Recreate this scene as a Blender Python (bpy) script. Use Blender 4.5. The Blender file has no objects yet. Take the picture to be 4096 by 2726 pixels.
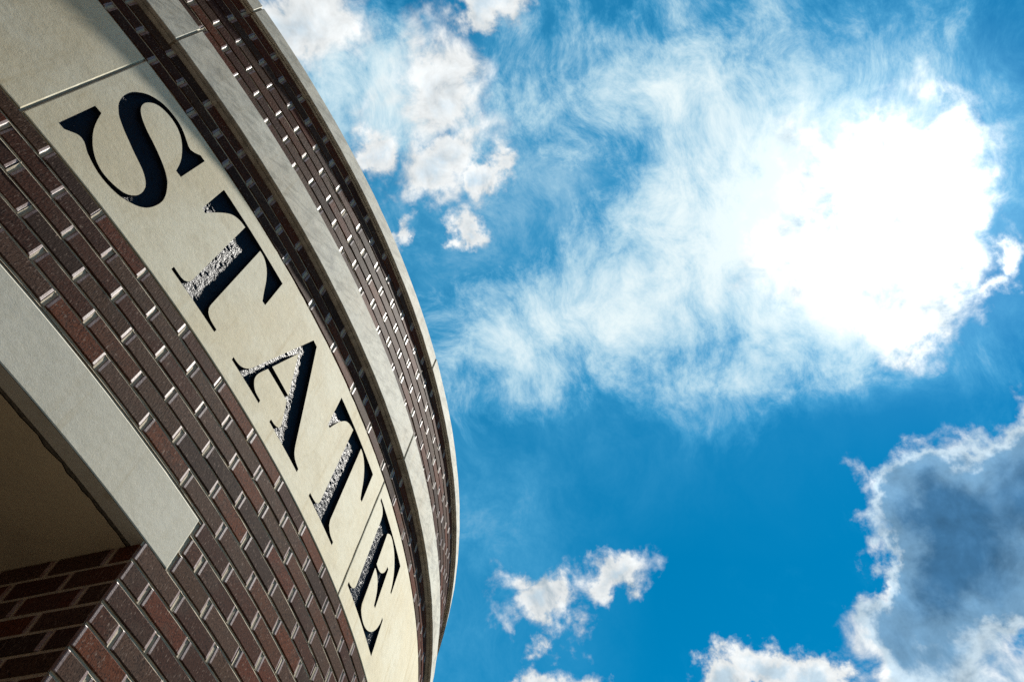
import bpy, math, random
import numpy as np
from mathutils import Matrix, Vector
from mathutils.geometry import delaunay_2d_cdt

random.seed(7)
rng = np.random.default_rng(7)
scene = bpy.context.scene
C = scene.collection
rad = math.radians

# ------------------------------------------------------------------ camera
ZG = 1.55                      # eye height above the plaza; heights below are given from eye level
AXIS_D = 6.7805                # camera to the axis of the round wall
cam_data = bpy.data.cameras.new('camera')
cam_data.sensor_width = 36.0
cam_data.lens = 36.0 * 3253.94 / 4096.0
cam_data.clip_start = 0.05
cam_data.clip_end = 6000
cam = bpy.data.objects.new('camera', cam_data)
C.objects.link(cam)
scene.camera = cam
AZ, EL, ROLL = 0.8446, 1.0238, -0.2577
fwd = Vector((math.sin(AZ) * math.cos(EL), math.cos(AZ) * math.cos(EL), math.sin(EL)))
rt0 = Vector((math.cos(AZ), -math.sin(AZ), 0))
dn0 = -rt0.cross(fwd)
rt = math.cos(ROLL) * rt0 + math.sin(ROLL) * dn0
dn = -math.sin(ROLL) * rt0 + math.cos(ROLL) * dn0
CAMPOS = Vector((0, -AXIS_D, ZG))
mw = Matrix((rt, -dn, -fwd)).transposed().to_4x4()
mw.translation = CAMPOS
cam.matrix_world = mw

# ------------------------------------------------------------------ light
def dirv(az, el):
    """az: degrees round from straight out of the wall (-y) towards +x; el: degrees up"""
    a, e = rad(az), rad(el)
    return Vector((math.sin(a) * math.cos(e), -math.cos(a) * math.cos(e), math.sin(e)))

SUN_AZ, SUN_EL = 75.5, 63.5
SUNV = dirv(SUN_AZ, SUN_EL)
sd = bpy.data.lights.new('sun', 'SUN')
sd.energy = 5.0
sd.angle = rad(1.6)
sd.color = (1.0, 0.955, 0.87)
sun = bpy.data.objects.new('sun', sd)
sun.rotation_euler = (-SUNV).to_track_quat('-Z', 'Y').to_euler()
sun.location = (8, -8, 12)
C.objects.link(sun)

scene.view_settings.view_transform = 'Standard'
scene.view_settings.look = 'None'
scene.view_settings.gamma = 1.0
scene.view_settings.use_curve_mapping = False
scene.view_settings.exposure = 1.28
scene.render.engine = 'CYCLES'
scene.cycles.use_denoising = False
scene.cycles.max_bounces = 8
scene.cycles.diffuse_bounces = 4
scene.cycles.sample_clamp_indirect = 6

# ------------------------------------------------------------------ node helpers
class NT:
    def __init__(s, tree):
        s.t = tree
        s.n = tree.nodes
        s.l = tree.links
    def put(s, sock, v):
        if v is None:
            return
        if isinstance(v, bpy.types.NodeSocket):
            s.l.new(v, sock)
        else:
            sock.default_value = v
    def node(s, typ, **kw):
        nd = s.n.new(typ)
        for k, v in kw.items():
            setattr(nd, k, v)
        return nd
    def math(s, op, a, b=None, c=None, clamp=False):
        nd = s.node('ShaderNodeMath', operation=op, use_clamp=clamp)
        s.put(nd.inputs[0], a); s.put(nd.inputs[1], b); s.put(nd.inputs[2], c)
        return nd.outputs[0]
    def vec(s, op, a, b=None, scale=None):
        nd = s.node('ShaderNodeVectorMath', operation=op)
        s.put(nd.inputs[0], a)
        if b is not None: s.put(nd.inputs[1], b)
        if scale is not None: s.put(nd.inputs['Scale'], scale)
        return nd.outputs['Value'] if op in ('LENGTH', 'DOT_PRODUCT', 'DISTANCE') else nd.outputs[0]
    def noise(s, vec, scale, detail=4, rough=0.55, lac=2.0, color=False, dist=0.0):
        nd = s.node('ShaderNodeTexNoise')
        s.put(nd.inputs['Vector'], vec); s.put(nd.inputs['Scale'], scale)
        nd.inputs['Detail'].default_value = detail
        nd.inputs['Roughness'].default_value = rough
        nd.inputs['Lacunarity'].default_value = lac
        nd.inputs['Distortion'].default_value = dist
        return nd.outputs['Color'] if color else nd.outputs['Fac']
    def ramp(s, v, lo, hi, a=0.0, b=1.0, smooth=True):
        nd = s.node('ShaderNodeMapRange', interpolation_type='SMOOTHSTEP' if smooth else 'LINEAR', clamp=True)
        s.put(nd.inputs[0], v); s.put(nd.inputs[1], lo); s.put(nd.inputs[2], hi)
        s.put(nd.inputs[3], a); s.put(nd.inputs[4], b)
        return nd.outputs[0]
    def mix(s, f, a, b, blend='MIX'):
        nd = s.node('ShaderNodeMix', data_type='RGBA', blend_type=blend)
        s.put(nd.inputs[0], f)
        for sock, v in ((nd.inputs[6], a), (nd.inputs[7], b)):
            if isinstance(v, (tuple, list)) and len(v) == 3:
                v = (*v, 1)
            s.put(sock, v)
        return nd.outputs[2]
    def scalev(s, vec, sc, loc=(0, 0, 0)):
        nd = s.node('ShaderNodeMapping', vector_type='POINT')
        s.put(nd.inputs['Vector'], vec)
        nd.inputs['Scale'].default_value = sc
        nd.inputs['Location'].default_value = loc
        return nd.outputs[0]
    def cramp(s, v, stops, interp='LINEAR'):
        nd = s.node('ShaderNodeValToRGB')
        cr = nd.color_ramp
        cr.interpolation = interp
        while len(cr.elements) < len(stops):
            cr.elements.new(0.5)
        for e, (p, c) in zip(cr.elements, stops):
            e.position = p
            e.color = (*c, 1)
        s.put(nd.inputs[0], v)
        return nd.outputs[0]

# ------------------------------------------------------------------ sky: Nishita air with cloud layers
world = bpy.data.worlds.new('World')
scene.world = world
world.use_nodes = True
W = NT(world.node_tree)
W.n.clear()
sky = W.node('ShaderNodeTexSky', sky_type='NISHITA')
sky.sun_disc = False
sky.sun_elevation = rad(SUN_EL)
# Blender: rotation 0 puts the sun at +Y, positive turns towards +X
sky.sun_rotation = math.atan2(SUNV.x, SUNV.y)
sky.altitude = 200
sky.air_density = 1.0
sky.dust_density = 0.12
sky.ozone_density = 3.0
tc = W.node('ShaderNodeTexCoord')
d0 = W.vec('NORMALIZE', tc.outputs['Generated'])
warp1 = W.vec('SUBTRACT', W.noise(d0, 6.0, 2, 0.5, color=True), (0.5, 0.5, 0.5))
warp2 = W.vec('SUBTRACT', W.noise(d0, 22.0, 5, 0.62, color=True), (0.5, 0.5, 0.5))
dw = W.vec('ADD', W.vec('ADD', d0, W.vec('SCALE', warp1, scale=0.10)), W.vec('SCALE', warp2, scale=0.085))
dv = W.vec('ADD', d0, W.vec('SCALE', warp1, scale=0.12))

def blob(vec, az, el, tilt, a, b, w=1.0):
    c = dirv(az, el)
    east = Vector((math.cos(rad(az)), math.sin(rad(az)), 0))
    north = c.cross(east)
    if north.z < 0:
        north = -north
    u = (math.cos(rad(tilt)) * east + math.sin(rad(tilt)) * north).normalized()
    v = c.cross(u)
    m = Matrix((u, v, c)).transposed()
    nd = W.node('ShaderNodeMapping', vector_type='TEXTURE')
    W.put(nd.inputs['Vector'], vec)
    nd.inputs['Location'].default_value = c
    nd.inputs['Rotation'].default_value = m.to_euler('XYZ')
    nd.inputs['Scale'].default_value = (rad(a), rad(b), 0.35)
    ln = W.vec('LENGTH', nd.outputs[0])
    return W.math('MULTIPLY', W.math('SUBTRACT', 1.0, ln, clamp=True), w)

def blobs(vec, lst, op='MAXIMUM'):
    acc = None
    for t in lst:
        o = blob(vec, *t)
        acc = o if acc is None else W.math(op, acc, o)
    return acc

# where the clouds of that day stood: azimuth, elevation, tilt, half width, half height (degrees), weight
CL_SUN = [(76.3, 64.0, -145.2, 9.6, 9.6, 1.8), (87.2, 62.5, -154.5, 9.0, 6.8, 1.5), (80.9, 58.0, 176.4, 7.2, 5.2, 1.3), (66.8, 65.0, -132.9, 5.8, 5.4, 1.2)]
CL_WHITE = [(-173.6, 65.8, 113.1, 8.0, 6.0, 1.15), (164.1, 71.3, 134.6, 6.0, 8.0, 1.05), (169.7, 76.8, 128.8, 3.8, 3.6, 1.2), (154.2, 69.0, 123.0, 7.2, 3.8, 1.15),
            (164.0, 66.1, 135.2, 3.2, 4.0, 1.1), (145.1, 69.4, 152.8, 2.4, 3.8, 1.2), (144.8, 65.4, 133.5, 1.9, 3.0, 1.1), (151.9, 63.5, 167.0, 1.2, 2.4, .9),
            (122.8, 41.7, -178.8, 5.2, 3.2, 1.25), (116.2, 43.9, 162.1, 4.8, 2.6, 1.2), (122.4, 39.6, 142.9, 2.0, 1.5, .8),
            (122.4, 36.2, 170.5, 5.0, 3.2, 1.5), (108.5, 36.8, -179.7, 4.0, 2.5, 1.5), (104.2, 37.8, 173.3, 4.1, 2.6, 1.5), (100.7, 37.2, -175.3, 3.4, 2.6, 1.5),
            (72.7, 56.0, 172.0, 4.6, 2.0, .85), (68.6, 57.2, -138.0, 2.4, 2.6, 1.0), (91.6, 49.4, 165.6, 2.2, 2.8, .66)]
CL_GREY = [(84.0, 44.2, -159.6, 8.2, 7.6, 1.6), (75.4, 46.4, -141.4, 5.2, 7.0, 1.5), (88.9, 44.9, -161.6, 4.4, 6.2, 1.2), (94.0, 39.2, -169.3, 5.8, 5.2, 1.1),
           (86.3, 39.4, -166.2, 8.0, 5.0, 1.2), (91.2, 33.6, -169.3, 9.5, 5.0, 1.2), (63.0, 39.0, -160.0, 14.0, 9.0, 2.0)]
CL_VEIL = [(172.0, 68.0, 120.0, 12.0, 10.0, .95), (152.0, 72.0, 120.0, 9.0, 9.0, .75), (116.6, 62.3, 164.2, 25.0, 11.0, 1.05), (106.1, 76.0, -172.9, 27.0, 12.0, .95),
           (131.3, 57.5, 168.9, 14.0, 8.5, .95), (102.1, 57.0, 169.4, 17.0, 8.0, .9), (61.6, 65.6, -127.2, 9.0, 11.0, .65), (88.9, 65.4, -148.7, 21.0, 17.0, 1.6)]
CL_HAZE = [(124.0, 57.0, 170.0, 26.0, 14.0, .9), (138.0, 70.0, 150.0, 32.0, 19.0, 1.5), (131.0, 45.0, 90.0, 18.0, 14.0, 1.15)]
CL_CLEAR = [(117.7, 49.0, 176.1, 15.0, 7.5, .9), (110.1, 44.6, 178.9, 13.0, 9.5, 1.0), (90.1, 51.0, 175.9, 11.0, 3.8, 1.0), (149.8, 65.1, 148.7, 6.5, 5.5, .6), (72.0, 56.5, 170.0, 9.0, 4.5, .8)]

b_sun = blobs(dw, CL_SUN)
b_white = blobs(dw, CL_WHITE)
b_grey = W.math('MINIMUM', blobs(dw, CL_GREY, 'ADD'), 2.0)
b_veil = blobs(dv, CL_VEIL)
b_clear = blobs(dv, CL_CLEAR)
b_haze = blobs(dv, CL_HAZE)
fb = W.math('SUBTRACT', W.noise(d0, 19.0, 9, 0.60, dist=0.3), 0.5)
fb_lo = W.math('SUBTRACT', W.noise(d0, 3.2, 3, 0.5), 0.5)
# clouds elsewhere in the sky, beyond the framed part, follow the same broken pattern
w_all = W.math('MAXIMUM', W.math('MAXIMUM', b_sun, b_white), b_grey)
elsewhere = W.ramp(W.vec('DOT_PRODUCT', d0, dirv(112, 56)), 0.86, 0.74)
rest = W.math('MULTIPLY', W.ramp(fb_lo, 0.03, 0.22, 0.0, 0.8), elsewhere)
field = W.math('MAXIMUM', w_all, rest)
dens = W.math('ADD', W.math('SUBTRACT', field, 0.34), W.math('MULTIPLY', fb, 1.5))
dens = W.math('SUBTRACT', dens, W.ramp(field, 0.0, 0.2, 0.8, 0.0))
alpha = W.ramp(dens, 0.0, W.ramp(field, 0.3, 1.2, 0.75, 0.30))
fb_s = W.math('SUBTRACT', W.noise(W.vec('ADD', d0, W.vec('SCALE', SUNV, scale=0.018)), 19.0, 6, 0.60, dist=0.3), 0.5)
relief = W.math('MULTIPLY', W.math('SUBTRACT', fb, fb_s), 1.5)
cosun = W.math('MAXIMUM', W.vec('DOT_PRODUCT', d0, SUNV), 0.0)
glow_n = W.math('POWER', cosun, 110.0)
glow_w = W.math('POWER', cosun, 10.0)
# thickness of the body of each cloud: thin edges glow, thick bodies go blue grey
thick = W.math('ADD', W.math('MAXIMUM', W.math('MULTIPLY', b_grey, 0.5), W.math('MULTIPLY', rest, 0.5)), W.math('ADD', W.math('MULTIPLY', fb, 0.45), W.math('MULTIPLY', fb_lo, 0.25)))
core = W.math('ADD', W.ramp(W.math('ADD', thick, W.math('MULTIPLY', W.math('SUBTRACT', W.noise(d0, 8.0, 4, 0.55), 0.5), 0.55)), 0.25, 1.02, smooth=False), W.math('MULTIPLY', relief, -0.38))
core_w = W.math('MULTIPLY', W.ramp(W.math('ADD', b_white, W.math('MULTIPLY', fb, 0.7)), 0.6, 1.6), 0.20)
core = W.math('MAXIMUM', core, core_w)
# thin high veil
streak = W.noise(W.scalev(dv, (1.0, 1.45, 1.2)), 11.0, 10, 0.72, dist=0.1)
veil = W.math('MULTIPLY', W.ramp(W.math('ADD', W.math('MULTIPLY', W.math('SUBTRACT', streak, 0.5), 1.45), W.math('MULTIPLY', b_veil, 0.92)), -0.04, 1.14), 0.94)
veil = W.math('MULTIPLY', veil, W.math('SUBTRACT', 1.0, W.math('MULTIPLY', b_clear, 1.3, clamp=True), clamp=True))
veil = W.math('MAXIMUM', veil, W.math('MULTIPLY', b_haze, W.ramp(streak, 0.2, 0.8, 0.16, 0.46)))
# colours: the air is graded towards the strong blue of the photograph
hsv = W.node('ShaderNodeHueSaturation')
W.put(hsv.inputs['Color'], sky.outputs[0])
hsv.inputs['Hue'].default_value = 0.479
hsv.inputs['Saturation'].default_value = 1.85
hsv.inputs['Value'].default_value = 0.40
air = hsv.outputs[0]
WHITE = 3.5
v_col = W.cramp(veil, [(0.0, (.04, .44, .78)), (.30, (.16, .60, .92)), (.62, (.60, .88, 1.0)), (1.0, (.92, 1.0, 1.0))])
col = W.mix(W.math('MULTIPLY', veil, 1.08, clamp=True), air, W.vec('SCALE', v_col, scale=WHITE))
lit = W.math('ADD', 0.86, W.math('ADD', W.math('MULTIPLY', glow_w, 0.16), W.math('MULTIPLY', glow_n, 0.25)))
cl_lit = W.vec('SCALE', (WHITE * .97, WHITE, WHITE), scale=lit)
body = W.cramp(core, [(0.0, (1, 1, 1)), (.16, (.64, .78, .90)), (.40, (.20, .39, .60)), (1.0, (.060, .19, .37))], 'EASE')
cl = W.mix(1.0, W.vec('SCALE', cl_lit, scale=W.math('ADD', 1.0, W.math('MULTIPLY', relief, 0.8))), body, 'MULTIPLY')
col = W.mix(alpha, col, cl)
col = W.mix(1.0, col, W.vec('SCALE', (WHITE * .62, WHITE * .92, WHITE), scale=W.math('MULTIPLY', glow_n, 0.30)), 'ADD')
bg = W.node('ShaderNodeBackground')
W.put(bg.inputs['Color'], col)
bg.inputs['Strength'].default_value = 0.115
wo = W.node('ShaderNodeOutputWorld')
W.l.new(bg.outputs[0], wo.inputs['Surface'])
world.cycles.sampling_method = 'MANUAL'
world.cycles.sample_map_resolution = 1024

# ------------------------------------------------------------------ materials
def material(name):
    m = bpy.data.materials.new(name)
    m.use_nodes = True
    t = NT(m.node_tree)
    b = t.n['Principled BSDF']
    return m, t, b

def bump(t, b, h, strength=0.5, dist=0.002, normal=None):
    nd = t.node('ShaderNodeBump')
    nd.inputs['Strength'].default_value = strength
    nd.inputs['Distance'].default_value = dist
    t.put(nd.inputs['Height'], h)
    if normal is not None:
        t.l.new(normal, nd.inputs['Normal'])
    if b is not None:
        t.l.new(nd.outputs[0], b.inputs['Normal'])
    return nd.outputs[0]

def limestone(name, base, dark, warm, streaky=0.0, rough=0.85):
    m, t, b = material(name)
    geo = t.node('ShaderNodeNewGeometry')
    oi = t.node('ShaderNodeObjectInfo')
    p = t.vec('ADD', geo.outputs['Position'], t.vec('SCALE', (3.1, 1.7, 2.3), scale=oi.outputs['Random']))
    big = t.noise(p, 2.6, 5, 0.6)
    mid = t.noise(p, 11.0, 6, 0.65)
    col = t.mix(t.ramp(big, 0.38, 0.64), base, warm)
    col = t.mix(t.ramp(mid, 0.45, 0.74, 0, 0.55), col, dark)
    fine = t.noise(p, 48.0, 5, 0.7)
    col = t.mix(t.ramp(fine, 0.42, 0.66, 0, 0.35), col, t.mix(1.0, col, (.80, .77, .70), 'MULTIPLY'))
    grain = t.noise(p, 420.0, 2, 0.6)
    col = t.mix(t.ramp(grain, 0.3, 0.72), t.mix(1.0, col, (.80, .80, .79), 'MULTIPLY'), col)
    if streaky:
        ps = t.scalev(p, (6.0, 6.0, 1.0))
        rot = t.node('ShaderNodeVectorRotate', rotation_type='Y_AXIS')
        t.put(rot.inputs['Vector'], p); rot.inputs['Angle'].default_value = 0.6
        st = t.noise(t.scalev(rot.outputs[0], (2.0, 2.0, 7.0)), 3.0, 8, 0.72, dist=1.6)
        col = t.mix(t.ramp(st, 0.44, 0.64, 0, streaky), col, t.mix(1.0, col, (.50, .51, .50), 'MULTIPLY'))
        blot = t.noise(p, 6.0, 7, 0.7, dist=0.8)
        col = t.mix(t.ramp(blot, 0.52, 0.72, 0, 0.6), col, (.20, .20, .18))
    drip = t.noise(t.scalev(p, (1.0, 1.0, 0.05)), 26.0, 5, 0.65)
    col = t.mix(t.math('MULTIPLY', t.ramp(drip, 0.52, 0.70, 0, 0.5), t.ramp(big, 0.3, 0.6)), col, t.mix(1.0, col, (.74, .66, .52), 'MULTIPLY'))
    spots = t.noise(p, 70.0, 2, 0.5)
    col = t.mix(t.ramp(spots, 0.72, 0.8, 0, 0.35), col, (.72, .72, .68))
    pit = t.noise(p, 160.0, 3, 0.6)
    col = t.mix(t.ramp(pit, 0.71, 0.78, 0, 0.5), col, dark)
    t.put(b.inputs['Base Color'], col)
    b.inputs['Roughness'].default_value = rough
    b.inputs['Specular IOR Level'].default_value = 0.35
    h = t.math('ADD', t.math('MULTIPLY', t.noise(p, 260.0, 3, 0.6), 0.6), t.math('MULTIPLY', t.noise(p, 34.0, 4, 0.6), 1.2))
    bump(t, b, h, 0.35, 0.0012)
    return m

M_STONE = limestone('limestone_band', (.68, .625, .475), (.52, .45, .31), (.65, .565, .39))
M_CORNICE = limestone('limestone_cornice', (.54, .52, .44), (.34, .33, .28), (.50, .46, .37), streaky=0.75)
M_LINTEL = limestone('limestone_lintel', (.50, .475, .395), (.42, .40, .33), (.47, .44, .355))

def brick_material():
    m, t, b = material('wirecut_brick')
    oi = t.node('ShaderNodeObjectInfo')
    geo = t.node('ShaderNodeNewGeometry')
    tcn = t.node('ShaderNodeTexCoord')
    rnd = t.math('FRACT', t.math('ADD', t.math('MULTIPLY', oi.outputs['Random'], 7.31), geo.outputs['Random Per Island']))
    p = t.vec('ADD', tcn.outputs['Object'], t.vec('SCALE', (37.0, 11.0, 23.0), scale=rnd))
    base = t.cramp(rnd, [(0.0, (0.0944, 0.0304, 0.0180)), (.16, (0.0608, 0.0248, 0.0164)), (.30, (0.0720, 0.0400, 0.0280)), (.42, (0.0480, 0.0216, 0.0156)),
                         (.55, (0.1050, 0.0340, 0.0175)), (.66, (0.0640, 0.0352, 0.0230)), (.78, (0.0384, 0.0224, 0.0172)), (.88, (0.0832, 0.0352, 0.0213)), (1.0, (0.0660, 0.0380, 0.0280))], 'CONSTANT')
    flash = t.noise(p, 9.0, 4, 0.6)
    col = t.mix(t.ramp(flash, 0.48, 0.68, 0, 0.6), base, (.062, .042, .032))
    speck = t.noise(t.scalev(p, (1.0, 1.0, 0.55)), 330.0, 2, 0.55)
    col = t.mix(t.ramp(speck, 0.50, 0.62, 0, 0.85), col, (.014, .009, .009))
    pale = t.noise(t.scalev(p, (1.0, 1.0, 0.35), (5, 3, 1)), 210.0, 2, 0.6)
    col = t.mix(t.ramp(pale, 0.60, 0.72, 0, 0.7), col, (.21, .15, .12))
    t.put(b.inputs['Base Color'], col)
    b.inputs['Roughness'].default_value = 0.7
    b.inputs['Specular IOR Level'].default_value = 0.02
    scr = t.noise(t.scalev(p, (1.0, 1.0, 0.10)), 420.0, 3, 0.6)
    rip = t.noise(t.scalev(p, (1.0, 1.0, 0.28)), 170.0, 3, 0.55)
    h = t.math('ADD', t.math('MULTIPLY', scr, 0.8), rip)
    bump(t, b, h, 0.6, 0.0014)
    return m

M_BRICK = brick_material()

m, t, b = material('brick_end_skin')
geo = t.node('ShaderNodeNewGeometry')
t.put(b.inputs['Base Color'], t.mix(t.ramp(t.noise(geo.outputs['Position'], 38.0, 3, .6), .4, .65), (.23, .16, .145), (.15, .08, .066)))
b.inputs['Roughness'].default_value = 0.5
bump(t, b, t.noise(geo.outputs['Position'], 300.0, 3, .6), 0.4, 0.001)
M_SKIN = m

m, t, b = material('mortar')
geo = t.node('ShaderNodeNewGeometry')
n1 = t.noise(geo.outputs['Position'], 30.0, 5, .65)
n2 = t.noise(geo.outputs['Position'], 420.0, 3, .6)
mc = t.mix(t.ramp(n1, .35, .7), (.37, .31, .225), (.29, .24, .17))
t.put(b.inputs['Base Color'], t.mix(t.ramp(n2, .55, .7, 0, .4), mc, (.22, .18, .13)))
b.inputs['Roughness'].default_value = 0.95
bump(t, b, t.math('ADD', n2, t.math('MULTIPLY', n1, 1.5)), 0.6, 0.0015)
M_MORTAR = m

m, t, b = material('black_letter_paint')
geo = t.node('ShaderNodeNewGeometry')
pz = t.scalev(geo.outputs['Position'], (1.0, 1.0, 0.55))
t.put(b.inputs['Base Color'], (.008, .013, .022, 1))
b.inputs['Roughness'].default_value = 0.38
b.inputs['Specular IOR Level'].default_value = 0.05
h = t.math('ADD', t.noise(pz, 190.0, 3, .6), t.math('MULTIPLY', t.noise(pz, 420.0, 2, .6), .3))
bump(t, b, h, 1.0, 0.0040)
M_PAINT = m

m, t, b = material('stained_soffit')
geo = t.node('ShaderNodeNewGeometry')
n1 = t.noise(geo.outputs['Position'], 3.5, 5, .6)
c1 = t.mix(t.ramp(n1, .35, .7), (.46, .375, .235), (.37, .30, .19))
n2 = t.noise(geo.outputs['Position'], 60.0, 4, .6)
t.put(b.inputs['Base Color'], t.mix(t.ramp(n2, .5, .75, 0, .3), c1, (.26, .215, .14)))
b.inputs['Roughness'].default_value = 0.9
bump(t, b, n2, 0.4, 0.002)
M_SOFFIT = m

m, t, b = material('damp_joint')
geo = t.node('ShaderNodeNewGeometry')
n1 = t.noise(geo.outputs['Position'], 90.0, 4, .6)
t.put(b.inputs['Base Color'], t.mix(t.ramp(n1, .4, .65), (.055, .048, .034), (.12, .10, .068)))
b.inputs['Roughness'].default_value = 0.95
bump(t, b, n1, 0.8, 0.003)
M_DAMP = m

m, t, b = material('dark_paving')
geo = t.node('ShaderNodeNewGeometry')
n1 = t.noise(geo.outputs['Position'], 1.2, 5, .6)
t.put(b.inputs['Base Color'], t.mix(n1, (.034, .028, .023), (.050, .043, .035)))
b.inputs['Roughness'].default_value = 0.9
M_GROUND = m

def coursed(name, round_wall):
    m, t, b = material(name)
    geo = t.node('ShaderNodeNewGeometry')
    sx = t.node('ShaderNodeSeparateXYZ')
    t.put(sx.inputs[0], geo.outputs['Position'])
    if round_wall:
        u = t.math('MULTIPLY', t.math('ARCTAN2', sx.outputs[0], t.math('MULTIPLY', sx.outputs[1], -1.0)), 5.1)
    else:
        u = t.math('ADD', sx.outputs[0], sx.outputs[1])
    cx = t.node('ShaderNodeCombineXYZ')
    t.put(cx.inputs[0], u); t.put(cx.inputs[1], sx.outputs[2])
    br = t.node('ShaderNodeTexBrick')
    t.put(br.inputs['Vector'], cx.outputs[0])
    br.inputs['Scale'].default_value = 1.0
    br.inputs['Brick Width'].default_value = .2032
    br.inputs['Row Height'].default_value = .067
    br.inputs['Mortar Size'].default_value = .0055
    br.inputs['Color1'].default_value = (.075, .028, .020, 1)
    br.inputs['Color2'].default_value = (.052, .030, .024, 1)
    br.inputs['Mortar'].default_value = (.22, .185, .135, 1)
    t.put(b.inputs['Base Color'], br.outputs['Color'])
    b.inputs['Roughness'].default_value = .85
    b.inputs['Specular IOR Level'].default_value = .05
    bump(t, b, t.math('SUBTRACT', 1.0, br.outputs['Fac']), .6, .004)
    return m
M_SHADE_WING = coursed('coursed_brick_shade_wing', False)
M_REAR = coursed('coursed_brick_rear', True)

m, t, b = material('roof_membrane')
b.inputs['Base Color'].default_value = (.16, .16, .155, 1)
b.inputs['Roughness'].default_value = 0.9
M_ROOF = m

# ------------------------------------------------------------------ mesh helpers
R = 5.10
def cyl(th, r, z):
    return (r * math.sin(th), -r * math.cos(th), z + ZG)

def mesh_obj(name, verts, faces, mats, parent=None, fmat=None, smooth=False):
    me = bpy.data.meshes.new(name)
    me.from_pydata([tuple(v) for v in verts], [], faces)
    for mm in (mats if isinstance(mats, (list, tuple)) else [mats]):
        me.materials.append(mm)
    if fmat is not None:
        me.polygons.foreach_set('material_index', fmat)
    if smooth:
        me.polygons.foreach_set('use_smooth', [True] * len(me.polygons))
    me.update()
    o = bpy.data.objects.new(name, me)
    C.objects.link(o)
    if parent is not None:
        o.parent = parent
    return o

def empty(name, parent=None):
    o = bpy.data.objects.new(name, None)
    o.empty_display_size = 0.2
    C.objects.link(o)
    if parent is not None:
        o.parent = parent
    return o

class MB:
    def __init__(s):
        s.v, s.f, s.m = [], [], []
    def quad(s, a, b_, c, d, mi=0):
        i = len(s.v)
        s.v += [a, b_, c, d]
        s.f.append((i, i + 1, i + 2, i + 3)); s.m.append(mi)
    def grid(s, rows, mi=0, flip=False):
        """rows of equal length; rows go up, columns go +theta => outward facing"""
        i0 = len(s.v)
        nc = len(rows[0])
        for r_ in rows:
            s.v += list(r_)
        for r_ in range(len(rows) - 1):
            for c in range(nc - 1):
                a = i0 + r_ * nc + c
                q = (a, a + 1, a + nc + 1, a + nc)
                s.f.append(q[::-1] if flip else q); s.m.append(mi)
    def obj(s, name, mats, parent=None, smooth=False):
        return mesh_obj(name, s.v, s.f, mats, parent, s.m, smooth)

def arc(t0, t1, step=0.02):
    n = max(2, int(math.ceil((t1 - t0) / step)) + 1)
    return [t0 + (t1 - t0) * i / (n - 1) for i in range(n)]

# ------------------------------------------------------------------ ground
g = MB()
g.quad((-1500, -1500, 0), (1500, -1500, 0), (1500, 1500, 0), (-1500, 1500, 0))
ground = g.obj('ground', M_GROUND)
ground['kind'] = 'structure'
ground['label'] = 'dark paved plaza in front of the round brick wall'

# ------------------------------------------------------------------ the building
building = empty('brick_building')
building['label'] = 'curved dark red brick building with pale stone band carved STATE'
building['category'] = 'building'

HC = 0.0670                       # course height
PIT = 0.2032 / R                  # one brick and its head joint, as an angle
TH0 = 0.0105                      # a head joint of the top course below the band
JT = 0.0105                       # joint thickness
ZB, ZT = 2.0176, 2.6681           # name band
Z_COR0, Z_COR1, R_COR = 2.862, 3.055, 5.133
Z_COP0, Z_COP1, R_COP = 3.552, 3.655, 5.126
Z_LIN0, Z_LIN1, TH_LIN = 1.4153, 1.6059, 0.1735
TH_JAMB, TH_JAMB2 = 0.1525, -0.352
TMIN, TMAX = -1.25, 1.35

# -- one brick: flat faced, arrises broken, a smooth paler skin at both ends
def brick_mesh(L, H, D=0.092, seed=0):
    r_ = random.Random(seed)
    bev, sk, e = 0.0022, 0.0085, 0.0013
    def j(k=1.0):
        return (r_.random() - .5) * 0.0016 * k
    xs = [-L / 2 + bev, -L / 2 + sk, L / 2 - sk, L / 2 - bev]
    zt = [H / 2 - bev + j() for _ in xs]
    zb = [-H / 2 + bev + j() for _ in xs]
    v, f, mi = [], [], []
    def face(*p, k=0):
        i = len(v)
        v.extend(p)
        f.append(tuple(range(i, i + len(p)))); mi.append(k)
    yf = [e * .9, 0, 0, e * .9]                    # front at y=0 (facing -y), ends fall back a little
    F = [((x, y, b_), (x, y, t_)) for x, y, b_, t_ in zip(xs, yf, zb, zt)]
    for i in range(3):
        face(F[i][0], F[i + 1][0], F[i + 1][1], F[i][1], k=0 if i == 1 else 1)
    xo = [-L / 2 + j(), L / 2 + j()]
    O = [((x, y, -H / 2 + j(.7)), (x, y, H / 2 + j(.7))) for x, y in ((xo[0], bev * 1.3), (xs[1], bev), (xs[2], bev), (xo[1], bev * 1.3))]
    for i in range(3):
        face(F[i][1], F[i + 1][1], O[i + 1][1], O[i][1], k=0 if i == 1 else 1)
        face(O[i][0], O[i + 1][0], F[i + 1][0], F[i][0], k=0 if i == 1 else 1)
    face(O[0][0], F[0][0], F[0][1], O[0][1], k=1)
    face(F[3][0], O[3][0], O[3][1], F[3][1], k=1)
    bk = [(p[0][0], D, p[0][2]) for p in O], [(p[1][0], D, p[1][2]) for p in O]
    face(O[0][0], O[0][1], bk[1][0], bk[0][0], k=1)
    face(O[3][1], O[3][0], bk[0][3], bk[1][3], k=1)
    face(O[0][1], O[1][1], O[2][1], O[3][1], bk[1][3], bk[1][0])
    face(O[3][0], O[2][0], O[1][0], O[0][0], bk[0][0], bk[0][3])
    return v, f, mi

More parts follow.
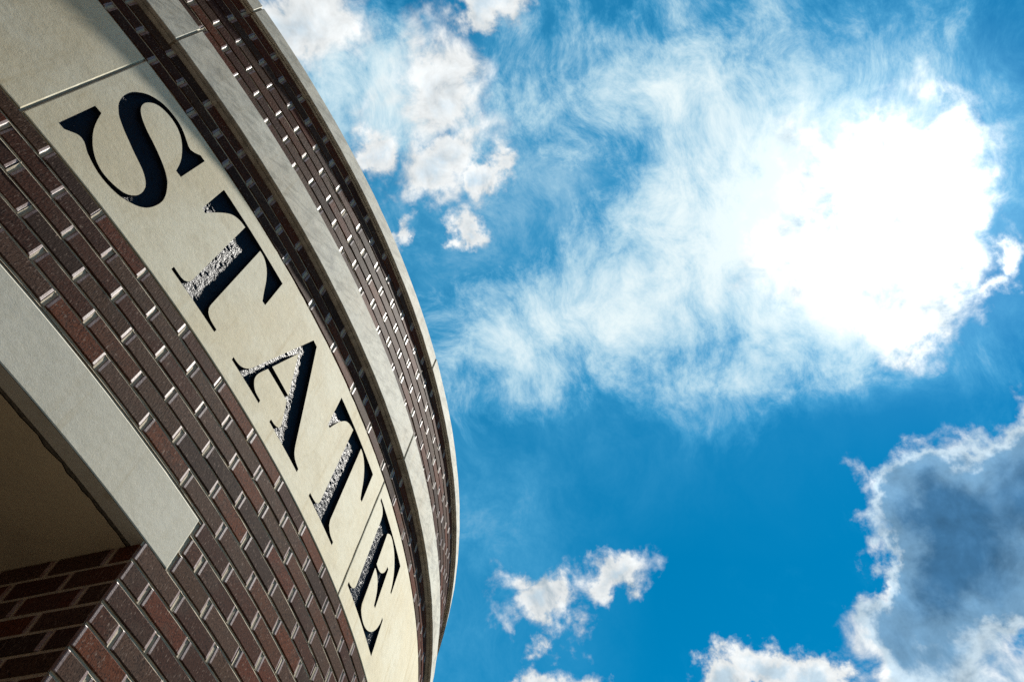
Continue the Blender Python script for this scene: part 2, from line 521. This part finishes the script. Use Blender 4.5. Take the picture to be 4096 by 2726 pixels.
_cache = {}
def brick_data(L, H, var, D=0.092):
    key = (round(L, 3), round(H, 3), var, D)
    if key not in _cache:
        v, f, mi = brick_mesh(key[0], key[1], D=D, seed=hash(key) % 9973)
        me = bpy.data.meshes.new('brick')
        me.from_pydata(v, [], f)
        me.materials.append(M_BRICK); me.materials.append(M_SKIN)
        me.polygons.foreach_set('material_index', mi)
        me.update()
        _cache[key] = (me, v, f, mi)
    return _cache[key]

# all bricks are first listed, then the 300 that show largest become objects, the rest one joined part per wall
bricks = []       # dict(wall, mat, L, H, var, size)
def to_px(p):
    q = Vector(p) - CAMPOS
    z = q.dot(fwd)
    if z < 0.05:
        return None
    return 2048 + 3253.94 * q.dot(rt) / z, 1363 + 3253.94 * q.dot(dn) / z

def add_brick(wall, mat, L, H, D=0.092):
    var = rng.integers(0, 6)
    tilt = Matrix.Rotation(rng.normal(0, .0035), 4, 'X') @ Matrix.Rotation(rng.normal(0, .0035), 4, 'Z') @ Matrix.Rotation(rng.normal(0, .002), 4, 'Y')
    mat = mat @ Matrix.Translation((0, rng.normal(0, .0007), 0)) @ tilt
    n = mat.to_3x3() @ Vector((0, -1, 0))
    c = mat.translation
    size = 0.0
    if n.dot(CAMPOS - c) > 0:
        cs = [to_px(mat @ Vector((sx * L / 2, 0, sz * H / 2))) for sx, sz in ((-1, -1), (1, -1), (1, 1), (-1, 1))]
        if all(cs):
            inside = sum(1 for p in cs if -20 < p[0] < 4116 and -20 < p[1] < 2746)
            a = 0.0
            for i in range(4):
                x0, y0 = cs[i]; x1, y1 = cs[(i + 1) % 4]
                a += x0 * y1 - x1 * y0
            size = abs(a) / 2 * inside / 4
    bricks.append(dict(wall=wall, mat=mat, L=L, H=H, var=int(var), size=size, D=D))

def brick_at(wall, ta, tb, z0, z1, D=0.092):
    """a facade brick between two angles and two heights"""
    tm = (ta + tb) / 2
    L = 2 * R * math.sin((tb - ta) / 2)
    rr = R * math.cos((tb - ta) / 4)              # a flat brick on the round wall, ends just behind
    m = Matrix.Translation(cyl(tm, rr + .0004, (z0 + z1) / 2)) @ Matrix.Rotation(tm, 4, 'Z')
    add_brick(wall, m, L, z1 - z0, D)

def concave(mb, along, z0, z1, r_edge, depth, jit=0.0006):
    """a tooled bed joint: hollow profile swept along the wall"""
    prof = [(0, 0), (.14, .12), (.22, .55), (.42, 1), (.75, 1), (1, .8)]
    rows = []
    for k, (u, w) in enumerate(prof):
        rows.append([cyl(t_, r_edge - depth * w + rng.normal(0, jit * (.5 if k < 2 else 1)), z0 + (z1 - z0) * u + (rng.normal(0, .0005) if k in (1, 2) else 0)) for t_ in along])
    mb.grid(rows)

def field(name, courses, t_lo, t_hi, cut=None):
    """courses: list of (z0, z1, phase, th_start or None). Builds the mortar as the wall part and lists its bricks."""
    mb = MB()
    zlo = min(c[0] for c in courses) - JT
    zhi = max(c[1] for c in courses) + JT
    hold = empty('placeholder') if False else None
    spans = []
    for (z0, z1, ph, start) in courses:
        a = t_lo if start is None else start
        segs = [(a, t_hi)]
        if start is not None:
            segs.append((t_lo, TH_JAMB2))
        for (sa, sb) in segs:
            k = math.ceil((sa - TH0) / PIT - ph + 1e-6)
            edges = [sa]
            while TH0 + (k + ph) * PIT < sb - 0.2 * PIT:
                e = TH0 + (k + ph) * PIT
                if e - edges[-1] > 0.16 * PIT or len(edges) > 1:
                    edges.append(e)
                k += 1
            edges.append(sb)
            half = .0122 / 2 / R
            for i in range(len(edges) - 1):
                ja = half * (1 + .25 * rng.normal()) if i else (0.0 if start is not None and sa == start else half)
                jb = half * (1 + .25 * rng.normal())
                if start is not None and i == 0 and sa == TH_LIN:
                    ja = .011 / R
                dz = rng.normal(0, .0006)
                spans.append((edges[i] + ja, edges[i + 1] - jb, z0 + dz, z1 + dz + rng.normal(0, .0004), .0035 if sa == TH_JAMB and i == 0 else .092))
                if i:
                    e = edges[i]
                    w = half * 2.1
                    cols = [(-.5, 0), (-.28, .6), (0, 1), (.28, .6), (.5, 0)]
                    zz = [z0 - .003, (z0 + z1) / 2, z1 + .003]
                    ro = rng.normal(0, .0005)
                    mb.grid([[cyl(e + w * u, R - .0014 + ro - .0024 * d_ + rng.normal(0, .0003), z_) for u, d_ in cols] for z_ in zz])
            # bed joint under this course
            concave(mb, arc(sa, sb, .008), z0 - JT - .0022, z0 + .001, R - .0004, .0048)
    top = max(courses, key=lambda c: c[1])
    concave(mb, arc(t_lo if top[3] is None else top[3], t_hi, .012), top[1] - .001, top[1] + .009, R - .003, .003)
    # solid backing behind the joints
    for (z0, z1, ph, start) in courses:
        segs = [(t_lo, t_hi)] if start is None else [(start, t_hi), (t_lo, TH_JAMB2)]
        for sa, sb in segs:
            al = arc(sa, sb, .05)
            mb.grid([[cyl(t_, R - .012, z0 - JT) for t_ in al], [cyl(t_, R - .012, z1) for t_ in al]])
    wall = mb.obj(name, M_MORTAR, building)
    for s_ in spans:
        brick_at(wall, *s_)
    return wall

# lower wall
low = []
i = 1
while True:
    ztop = ZB - (i - 1) * HC - (.006 if i == 1 else 0)
    zbot = ZB - i * HC + JT
    if zbot < -ZG:
        break
    start = None
    if i in (7, 8, 9):
        start = TH_LIN
    elif i >= 10:
        start = TH_JAMB
    low.append((zbot, ztop, 0.0 if i % 2 else 0.5, start))
    i += 1
wall_low = field('lower_brick_wall', low, TMIN, TMAX)
wall_low['label'] = 'dark red brickwork below the carved stone band'

# middle strip: three courses between band and cornice
hm = (Z_COR0 - .004 - ZT) / 3
mid = [(ZT + .008 + k * hm, ZT + .008 + (k + 1) * hm - JT, .46 if k != 1 else .96, None) for k in range(3)]
wall_mid = field('brick_strip_under_cornice', mid, TMIN, TMAX)

# upper strip between cornice and coping
hu = 0.0662
up = []
for k in range(8):
    z1 = 3.5525 - .004 - k * hu
    if z1 - hu + JT < Z_COR1 - .04:
        break
    up.append((z1 - hu + JT, z1, .287 if k % 2 == 0 else .762, None))
wall_up = field('brick_strip_under_coping', up, TMIN, TMAX)

# jamb of the doorway: radial face at TH_JAMB, seen from below in deep shade
def jamb_wall(th, sign):
    """sign +1: the face looks towards -theta (right hand jamb)"""
    mb = MB()
    r1, r0 = R - .004, 3.85
    def P(rr, off, z):
        p = Vector(cyl(th, rr, z))
        return tuple(p + sign * off * Vector((math.cos(th), math.sin(th), 0)))
    lst = []
    for i in range(10, 54):
        z1 = ZB - (i - 1) * HC
        z0 = ZB - i * HC + JT
        if z0 < -ZG:
            break
        rr = R - .0005
        first = .097 if i % 2 == 0 else .192
        while rr > r0 + .05:
            a = max(rr - first, r0)
            first = .2032
            lst.append((a + JT / 2, rr - (JT / 2 if rr < R - .01 else .0032), z0, z1))
            rr = a
    # recessed mortar sheet
    rows = [[P(r1 - .004, .0035, z), P(r0, .0035, z)] for z in (-ZG, Z_LIN0)]
    mb.grid(rows, flip=sign < 0)
    w = mb.obj('doorway_jamb', M_MORTAR, building)
    n_dir = -sign
    for (ra, rb, z0, z1) in lst:
        c = P((ra + rb) / 2, 0.0, (z0 + z1) / 2)
        # local -y must look along -sign * tangent
        ang = th - sign * math.pi / 2
        m = Matrix.Translation(c) @ Matrix.Rotation(ang, 4, 'Z')
        add_brick(w, m, rb - ra, z1 - z0, .003 if rb > R - .01 else .05)
    return w
jamb = jamb_wall(TH_JAMB, 1)
jamb2 = jamb_wall(TH_JAMB2, -1)

# ---- emit bricks
order = sorted(range(len(bricks)), key=lambda k: -bricks[k]['size'])
single = set(k for k in order[:300] if bricks[k]['size'] > 0)
joined = {}
for k, bk in enumerate(bricks):
    me, v, f, mi = brick_data(bk['L'], bk['H'], bk['var'], bk['D'])
    if k in single:
        o = bpy.data.objects.new('brick', me)
        C.objects.link(o)
        o.parent = bk['wall']
        o.matrix_world = bk['mat']
    else:
        J = joined.setdefault(bk['wall'].name, (bk['wall'], [], [], []))
        arr = np.array(v)
        M4 = np.array(bk['mat'])
        w_ = arr @ M4[:3, :3].T + M4[:3, 3]
        b0 = len(J[1])
        J[1].extend(map(tuple, w_))
        J[2].extend([tuple(x + b0 for x in q) for q in f])
        J[3].extend(mi)
def weld(o):
    import bmesh
    bm = bmesh.new(); bm.from_mesh(o.data)
    bmesh.ops.remove_doubles(bm, verts=bm.verts, dist=1e-6)
    bm.to_mesh(o.data); bm.free()
for me, v, f, mi in _cache.values():
    import bmesh
    bm = bmesh.new(); bm.from_mesh(me)
    bmesh.ops.remove_doubles(bm, verts=bm.verts, dist=1e-6)
    bm.to_mesh(me); bm.free()
for nm, (wl, v, f, mi) in joined.items():
    o = mesh_obj('far_bricks', v, f, [M_BRICK, M_SKIN], wl, mi)
    weld(o)
    o['kind'] = 'stuff'

# ------------------------------------------------------------------ carved name band
CAP, SER, BASE = 2588, 2118, 2102
LETTERS = {
 'S': [[(-205,2102,1),(-206,2285,1),(-180,2286,1),(-171,2259,0),(-162,2235,0),(-153,2215,0),(-144,2199,0),(-132,2181,0),(-111,2156,0),(-90,2138,0),(-73,2127,0),(-56,2120,0),(-38,2116,0),(-18,2116,0),(4,2120,0),(29,2129,0),(47,2141,0),(59,2158,0),(66,2174,0),(69,2193,0),(67,2215,0),(60,2236,0),(52,2248,0),(36,2262,0),(17,2274,0),(-3,2282,0),(-24,2289,0),(-49,2298,0),(-87,2314,0),(-104,2321,0),(-127,2333,0),(-150,2347,0),(-165,2362,0),(-179,2379,0),(-188,2396,0),(-197,2425,0),(-200,2451,0),(-199,2480,0),(-195,2498,0),(-188,2517,0),(-179,2537,0),(-166,2556,0),(-149,2572,0),(-128,2586,0),(-104,2594,0),(-80,2597,0),(-53,2597,0),(-29,2591,0),(-9,2582,0),(11,2570,0),(29,2560,0),(41,2558,0),(55,2567,0),(74,2589,1),(97,2589,1),(95,2418,1),(71,2417,1),(62,2449,0),(52,2475,0),(38,2500,0),(17,2529,0),(1,2546,0),(-17,2560,0),(-38,2570,0),(-60,2575,0),(-83,2575,0),(-106,2570,0),(-125,2560,0),(-139,2545,0),(-148,2525,0),(-152,2505,0),(-150,2483,0),(-140,2462,0),(-123,2445,0),(-103,2432,0),(-72,2418,0),(-34,2406,0),(1,2393,0),(35,2378,0),(59,2364,0),(79,2348,0),(93,2331,0),(103,2315,0),(113,2296,0),(122,2266,0),(123,2235,0),(119,2204,0),(112,2180,0),(102,2161,0),(87,2143,0),(71,2130,0),(58,2120,0),(42,2111,0),(22,2104,0),(3,2100,0),(-20,2098,0),(-42,2099,0),(-65,2104,0),(-88,2112,0),(-106,2120,0),(-121,2131,0),(-131,2137,0),(-143,2139,0),(-152,2137,0),(-160,2131,0),(-169,2121,0),(-184,2103,1)]],
 'T1': [[(210,2588,1),(604,2588,1),(606,2419,1),(588,2418,1),(568,2459,0),(550,2500,0),(526,2538,0),(502,2560,0),(478,2571,0),(455,2571,1),(462,2166,1),(465,2146,0),(473,2132,0),(489,2122,0),(511,2118,0),(532,2118,1),(532,2102,1),(296,2102,1),(296,2119,1),(313,2118,0),(334,2118,0),(348,2122,0),(358,2132,0),(363,2148,0),(364,2166,1),(356,2570,1),(331,2567,0),(308,2556,0),(290,2540,0),(272,2511,0),(252,2468,0),(231,2414,1),(213,2418,1)]],
 'A': [[(858,2588,1),(887,2587,1),(1047,2167,1),(1060,2143,0),(1079,2127,0),(1115,2118,1),(1116,2102,1),(895,2102,1),(895,2117,1),(916,2118,0),(930,2122,0),(942,2131,0),(947,2145,0),(943,2160,1),(908,2246,1),(768,2242,1),(757,2210,1),(748,2178,0),(748,2154,0),(757,2136,0),(773,2122,0),(793,2117,0),(816,2117,1),(817,2102,1),(639,2101,1),(638,2116,1),(658,2116,0),(680,2123,0),(698,2138,0),(713,2161,0),(723,2188,1)],
       [(777,2269,1),(836,2453,1),(903,2268,1)]],
 'T2': [[(1131,2588,1),(1528,2587,1),(1532,2418,1),(1516,2416,1),(1502,2446,0),(1484,2489,0),(1460,2526,0),(1430,2554,0),(1401,2567,0),(1377,2570,1),(1392,2160,1),(1400,2140,0),(1414,2129,0),(1434,2121,0),(1465,2119,1),(1465,2103,1),(1224,2102,1),(1224,2118,1),(1248,2118,0),(1273,2122,0),(1288,2133,0),(1294,2150,1),(1280,2568,1),(1249,2562,0),(1225,2550,0),(1205,2528,0),(1184,2491,0),(1167,2450,0),(1154,2413,1),(1137,2414,1)]],
 'E': [[(1659,2588,1),(2063,2588,1),(2065,2422,1),(2051,2421,1),(2041,2460,0),(2014,2508,0),(1966,2548,0),(1920,2566,0),(1876,2572,0),(1846,2563,0),(1823,2543,1),(1827,2368,1),(1856,2368,0),(1889,2379,0),(1913,2400,0),(1928,2426,0),(1934,2457,1),(1950,2457,1),(1954,2244,1),(1935,2243,1),(1927,2276,0),(1910,2311,0),(1882,2336,0),(1853,2346,0),(1827,2346,1),(1829,2155,1),(1840,2135,0),(1869,2122,0),(1911,2119,0),(1954,2132,0),(1996,2160,0),(2032,2203,0),(2053,2252,0),(2054,2285,1),(2069,2283,1),(2075,2103,1),(1669,2102,1),(1668,2118,1),(1693,2120,0),(1714,2129,0),(1727,2141,0),(1732,2158,1),(1727,2522,1),(1719,2553,0),(1695,2571,0),(1661,2573,1)]],
}
def smooth_loop(pts, step=9.0):
    """Catmull-Rom through the curve points, sharp at the corner points"""
    n = len(pts)
    out = []
    for i in range(n):
        p1, p2 = pts[i], pts[(i + 1) % n]
        p0, p3 = pts[i - 1], pts[(i + 2) % n]
        a, b_ = np.array(p1[:2], float), np.array(p2[:2], float)
        z = np.array(p0[:2], float) if not p1[2] else a - (b_ - a) * .6
        y = np.array(p3[:2], float) if not p2[2] else b_ + (b_ - a) * .6
        straight = p1[2] and p2[2]
        L = np.linalg.norm(b_ - a)
        k = max(1, int(L / (20.0 if straight else step)))
        for j in range(k):
            u = j / k
            if straight:
                q = a + (b_ - a) * u
            else:
                q = .5 * (2 * a + (b_ - z) * u + (2 * z - 5 * a + 4 * b_ - y) * u * u + (3 * a - z - 3 * b_ + y) * u ** 3)
            out.append((q[0] / 1000, q[1] / 1000))
    return out

def inside(P, loop):
    """even-odd test for many points"""
    x, y = P[:, 0], P[:, 1]
    r_ = np.zeros(len(P), bool)
    n = len(loop)
    for i in range(n):
        x0, y0 = loop[i]; x1, y1 = loop[(i + 1) % n]
        if y0 == y1:
            continue
        c = ((y0 > y) != (y1 > y)) & (x < (x1 - x0) * (y - y0) / (y1 - y0) + x0)
        r_ ^= c
    return r_

DEPTH = 0.0150
def letter_object(loops, parent, name, label):
    """the incised sinking: rough painted floor and upright sides"""
    allp = np.array([p for l in loops for p in l])
    x0, y0 = allp.min(0); x1, y1 = allp.max(0)
    gx, gy = np.meshgrid(np.arange(x0, x1, .011), np.arange(y0, y1, .011))
    G = np.c_[gx.ravel(), gy.ravel()] + rng.uniform(-.003, .003, (gx.size, 2))
    ins = np.zeros(len(G), bool)
    for l in loops:
        ins ^= inside(G, l)
    G = G[ins]
    # keep clear of the outline
    d = np.min(np.hypot(G[:, None, 0] - allp[None, :, 0], G[:, None, 1] - allp[None, :, 1]), axis=1)
    G = G[d > .005]
    pts = [Vector(p) for l in loops for p in l] + [Vector(p) for p in G]
    edges, b0 = [], 0
    for l in loops:
        edges += [(b0 + i, b0 + (i + 1) % len(l)) for i in range(len(l))]
        b0 += len(l)
    V, E, F, *_ = delaunay_2d_cdt(pts, edges, [], 0, 1e-6)
    V = np.array([tuple(p) for p in V])
    F = np.array(F)
    cen = V[F].mean(1)
    ins = np.zeros(len(cen), bool)
    for l in loops:
        ins ^= inside(cen, l)
    verts = [cyl(p[0] / R, R - DEPTH + rng.normal(0, .0009), p[1]) for p in V]
    faces = []
    for q in F[ins]:
        a, b_, c = V[q[0]], V[q[1]], V[q[2]]
        ccw = (b_[0] - a[0]) * (c[1] - a[1]) - (b_[1] - a[1]) * (c[0] - a[0]) > 0
        faces.append(tuple(int(k) for k in (q if ccw else q[::-1])))
    for li, l in enumerate(loops):
        area = sum(l[i][0] * l[(i + 1) % len(l)][1] - l[(i + 1) % len(l)][0] * l[i][1] for i in range(len(l)))
        n = len(l)
        i0 = len(verts)
        verts += [cyl(p[0] / R, R - .0006, p[1]) for p in l]
        verts += [cyl(p[0] / R, R - DEPTH - .003, p[1]) for p in l]
        inward = (area > 0) == (li == 0)
        for i in range(n):
            q = (i0 + i, i0 + (i + 1) % n, i0 + n + (i + 1) % n, i0 + n + i)
            faces.append(q if inward else q[::-1])
    o = mesh_obj(name, verts, faces, M_PAINT, parent)
    o['label'] = label
    return o

def slab(name, t0, t1, z0, z1, r0, mat, loops=(), back=.10, gs=.03, parent=building):
    """a curved facing stone with broken arrises and letter-shaped sinkings left open"""
    s0, s1 = t0 * R, t1 * R
    e = .0035
    xs = [s0, s0 + e] + list(np.linspace(s0 + gs, s1 - gs, max(3, int((s1 - s0) / gs)))) + [s1 - e, s1]
    zs = [z0, z0 + e] + list(np.linspace(z0 + gs, z1 - gs, max(3, int((z1 - z0) / gs)))) + [z1 - e, z1]
    G = np.array([(x, z) for x in xs for z in zs])
    lp = [p for l in loops for p in l]
    if lp:
        A = np.array(lp)
        keep = np.ones(len(G), bool)
        for i in range(0, len(A), 200):
            d = np.min(np.hypot(G[:, None, 0] - A[None, i:i + 200, 0], G[:, None, 1] - A[None, i:i + 200, 1]), axis=1)
            keep &= d > .006
        G = G[keep]
    pts = [Vector(p) for p in lp] + [Vector(p) for p in G]
    edges, b0 = [], 0
    for l in loops:
        edges += [(b0 + i, b0 + (i + 1) % len(l)) for i in range(len(l))]
        b0 += len(l)
    V, E, F, *_ = delaunay_2d_cdt(pts, edges, [], 0, 1e-6)
    V = np.array([tuple(p) for p in V]); F = np.array(F)
    cen = V[F].mean(1)
    hole = np.zeros(len(cen), bool)
    for l in loops:
        hole ^= inside(cen, l)
    verts, faces = [], []
    for p in V:
        edge = min(p[0] - s0, s1 - p[0], p[1] - z0, z1 - p[1]) < 1e-5
        r_ = r0 - (.0013 + abs(rng.normal(0, .0005)) if edge else 0)
        verts.append(cyl(p[0] / R, r_, p[1]))
    for q in F[~hole]:
        a, b_, c = V[q[0]], V[q[1]], V[q[2]]
        ar = (b_[0] - a[0]) * (c[1] - a[1]) - (b_[1] - a[1]) * (c[0] - a[0])
        if abs(ar) < 1e-12:
            continue
        faces.append(tuple(int(k) for k in (q if ar > 0 else q[::-1])))
    mb = MB()
    mb.v, mb.f = verts, faces
    mb.m = [0] * len(faces)
    al = [x / R for x in xs]
    rf, rb = r0 - .0034, r0 - back
    mb.grid([[cyl(t_, rf, z1) for t_ in al], [cyl(t_, rb, z1) for t_ in al]])
    mb.grid([[cyl(t_, rb, z0) for t_ in al], [cyl(t_, rf, z0) for t_ in al]])
    mb.grid([[cyl(t1, rf, z0), cyl(t1, rb, z0)], [cyl(t1, rf, z1), cyl(t1, rb, z1)]])
    mb.grid([[cyl(t0, rb, z0), cyl(t0, rf, z0)], [cyl(t0, rb, z1), cyl(t0, rf, z1)]])
    return mb.obj(name, mat, parent)

LOOPS = {k: [smooth_loop(l) for l in v] for k, v in LETTERS.items()}
J0, JL = -0.0533, 0.3732
gap = .0042 / R
for k in range(-3, 4):
    a, b_ = J0 + k * JL, J0 + (k + 1) * JL
    if b_ < TMIN or a > TMAX:
        continue
    own = {0: ['S', 'T1', 'A', 'T2'], 1: ['E']}.get(k, [])
    st = slab('band_stone', a + gap, b_ - gap, ZB + .001, ZT - .001, R + .0005, M_STONE, [l for n in own for l in LOOPS[n]])
    if k == 0:
        st['label'] = 'pale limestone slab carved with the letters STAT'
    elif k == 1:
        st['label'] = 'pale limestone slab carved with the letter E'
    for n in own:
        words = {'S': 'black incised letter S', 'T1': 'black incised letter T after the S', 'A': 'black incised letter A',
                 'T2': 'black incised letter T before the E', 'E': 'black incised letter E'}[n]
        letter_object(LOOPS[n], st, 'letter', words)
# pointing only in the upright joints, so that the sinkings stay clear
for k in range(-3, 5):
    tj = J0 + k * JL
    if TMIN < tj < TMAX:
        mb = MB()
        rows = []
        for z in np.linspace(ZB - .003, ZT + .003, 24):
            rows.append([cyl(tj + u * gap * 1.15, R - .0036 - .002 * w + rng.normal(0, .0006), z) for u, w in ((-1, .3), (-.4, 1), (.4, 1), (1, .3))])
        mb.grid(rows)
        mb.obj('band_pointing', M_MORTAR, building)

# ------------------------------------------------------------------ cornice, coping
def moulded(name, t0, t1, prof, mat, parent=building):
    """prof: closed (r, z) outline going outward round the stone; swept between two angles with broken ends"""
    e = .0022 / R
    al = [t0, t0 + e] + arc(t0 + 2 * e, t1 - 2 * e, .012) + [t1 - e, t1]
    sh = [.0022] + [0] * (len(al) - 2) + [.0022]
    mb = MB()
    rows = []
    for (r_, z, free) in prof:
        wob = [rng.normal(0, .0004) if free else 0 for _ in al]
        rows.append([cyl(t_, r_ - (s_ if free else 0) + w_, z) for t_, s_, w_ in zip(al, sh, wob)])
    mb.grid(rows)
    # end caps
    for col, flip in ((0, False), (-1, True)):
        loop = [r_[col] for r_ in rows]
        i0 = len(mb.v)
        mb.v += loop
        f_ = tuple(range(i0, i0 + len(loop)))
        mb.f.append(f_ if flip else f_[::-1]); mb.m.append(0)
    return mb.obj(name, mat, parent)

ri = R - .11
cor_prof = [(ri, Z_COR0, 0), (R - .010, Z_COR0, 0), (R + .0115, Z_COR0 + .001, 1), (R + .013, Z_COR0 + .007, 1), (R + .0185, Z_COR0 + .007, 1), (R + .020, Z_COR0, 1),
            (R_COR - .002, Z_COR0, 1), (R_COR, Z_COR0 + .002, 1), (R_COR, Z_COR1 - .004, 1), (R_COR - .003, Z_COR1, 1), (R - .006, Z_COR1 + .006, 0), (ri, Z_COR1 + .006, 0)]
cop_prof = [(R - .30, Z_COP0, 0), (R - .010, Z_COP0, 0), (R + .0055, Z_COP0 + .001, 1), (R + .007, Z_COP0 + .008, 1), (R + .0105, Z_COP0 + .008, 1), (R + .012, Z_COP0, 1),
            (R_COP - .002, Z_COP0, 1), (R_COP, Z_COP0 + .002, 1), (R_COP, Z_COP1 - .004, 1), (R_COP - .004, Z_COP1, 1), (R - .15, Z_COP1 + .02, 0), (R - .30, Z_COP1, 0)]
def run(name, first, step, prof, mat, zmid):
    tj0 = first
    for k in range(-3, 5):
        mbp = MB()
        a, b_ = tj0 + k * step, tj0 + (k + 1) * step
        if b_ < TMIN or a > TMAX:
            continue
        g_ = .0042 / R
        dr = rng.normal(0, .0012) if k not in (0,) else 0
        dz = rng.normal(0, .0010) if k not in (0,) else 0
        moulded(name, a + g_, b_ - g_, [(r_ + (dr if fr else 0), z + dz, fr) for r_, z, fr in prof], mat)
        lo = [(p[0] - .006, p[1] + (.005 if p[1] < zmid else -.005)) for p in prof if p[2] or p[0] > R - .02]
        mbp.grid([[cyl(a - g_ * 1.2, r_, z), cyl(a, r_ - .001, z), cyl(a + g_ * 1.2, r_, z)] for r_, z in lo])
        mbp.obj(name.replace('stone', 'pointing'), M_MORTAR, building)
run('cornice_stone', -.0565, .3826, cor_prof, M_CORNICE, 2.95)
run('coping_stone', -.0556, .3702, cop_prof, M_CORNICE, 3.60)

# ------------------------------------------------------------------ doorway: lintel, soffit, back wall
lin = slab('lintel', TH_JAMB2 - .03, TH_LIN - .001, Z_LIN0, Z_LIN1 - .002, R + .0015, M_LINTEL, back=.052, gs=.05)
lin['label'] = 'plain pale stone lintel over the shaded doorway'
mb = MB()
al = arc(TH_JAMB2 - .03, TH_LIN + .004, .02)
mb.grid([[cyl(t_, R - .002 + rng.normal(0, .0012), Z_LIN1 - .004 + 0 * t_) for t_ in al], [cyl(t_, R - .0045 + rng.normal(0, .001), Z_LIN1 + .012) for t_ in al]])
zz = np.linspace(Z_LIN0 - .012, Z_LIN1 + .004, 14)
mb.grid([[cyl(TH_LIN - .0015, R - .0050, z), cyl(TH_LIN + .0006, R - .0062 + rng.normal(0, .0003), z), cyl(TH_LIN + .0026, R - .0050, z)] for z in zz])
al = arc(TH_JAMB - .001, TH_LIN + .002, .004)
mb.grid([[cyl(t_, R - .0035 + rng.normal(0, .001), Z_LIN0 - .016) for t_ in al], [cyl(t_, R - .002 + rng.normal(0, .001), Z_LIN0 + .002) for t_ in al]])
mb.obj('lintel_pointing', M_MORTAR, building)

mb = MB()
al = arc(TH_JAMB2, TH_JAMB + .004, .006)
edge_a = [R - .046 + rng.normal(0, .0025) for _ in al]
edge_b = [R - .068 + rng.normal(0, .0025) for _ in al]
mb.grid([[cyl(t_, r_, Z_LIN0 + .0045) for t_, r_ in zip(al, edge_b)], [cyl(t_, r_, Z_LIN0 + .0035) for t_, r_ in zip(al, edge_a)]], flip=False)
mb.obj('soffit_joint', M_DAMP, building)
mb = MB()
mb.grid([[cyl(t_, 3.80, Z_LIN0 + .002) for t_ in al], [cyl(t_, 4.4, Z_LIN0 + .002) for t_ in al], [cyl(t_, r_ + .0, Z_LIN0 + .002) for t_, r_ in zip(al, edge_b)]])
mb.obj('doorway_soffit', M_SOFFIT, building)
mb = MB()
mb.grid([[cyl(t_, 3.86, -ZG) for t_ in al], [cyl(t_, 3.86, Z_LIN0 + .003) for t_ in al]])
mb.obj('doorway_back_wall', M_SOFFIT, building)

# unseen wing, added left of the doorway only to shade the jamb and stones
mb = MB()
WX0, WX1, WY0, WY1, WZ = -3.0, -1.80, -10.5, -4.45, 9.0
for (x0, x1, y0, y1, z0, z1) in ((WX0, WX1, WY0, WY1, 0.0, WZ + ZG), (WX0 - .05, WX1 + .05, WY0 - .05, WY1, WZ + ZG, WZ + ZG + .12)):
    c = [(x, y, z) for z in (z0, z1) for (x, y) in ((x0, y0), (x1, y0), (x1, y1), (x0, y1))]
    for q in ((0, 1, 5, 4), (1, 2, 6, 5), (2, 3, 7, 6), (3, 0, 4, 7), (4, 5, 6, 7), (3, 2, 1, 0)):
        mb.quad(*[c[k] for k in q])
mb.obj('added_shade_wing', M_SHADE_WING, building)

# rest of the drum and its roof
mb = MB()
al = arc(TMAX, TMIN + 2 * math.pi, .06)
mb.grid([[cyl(t_, R, -ZG) for t_ in al], [cyl(t_, R, Z_COP1) for t_ in al]])
mb.obj('rear_wall', M_REAR, building)
mb = MB()
al = arc(0, 2 * math.pi, .06)
mb.grid([[cyl(t_, R - .02, Z_COP1 - .02) for t_ in al], [cyl(t_, .01, Z_COP1 - .02) for t_ in al]])
mb.obj('roof', M_ROOF, building)
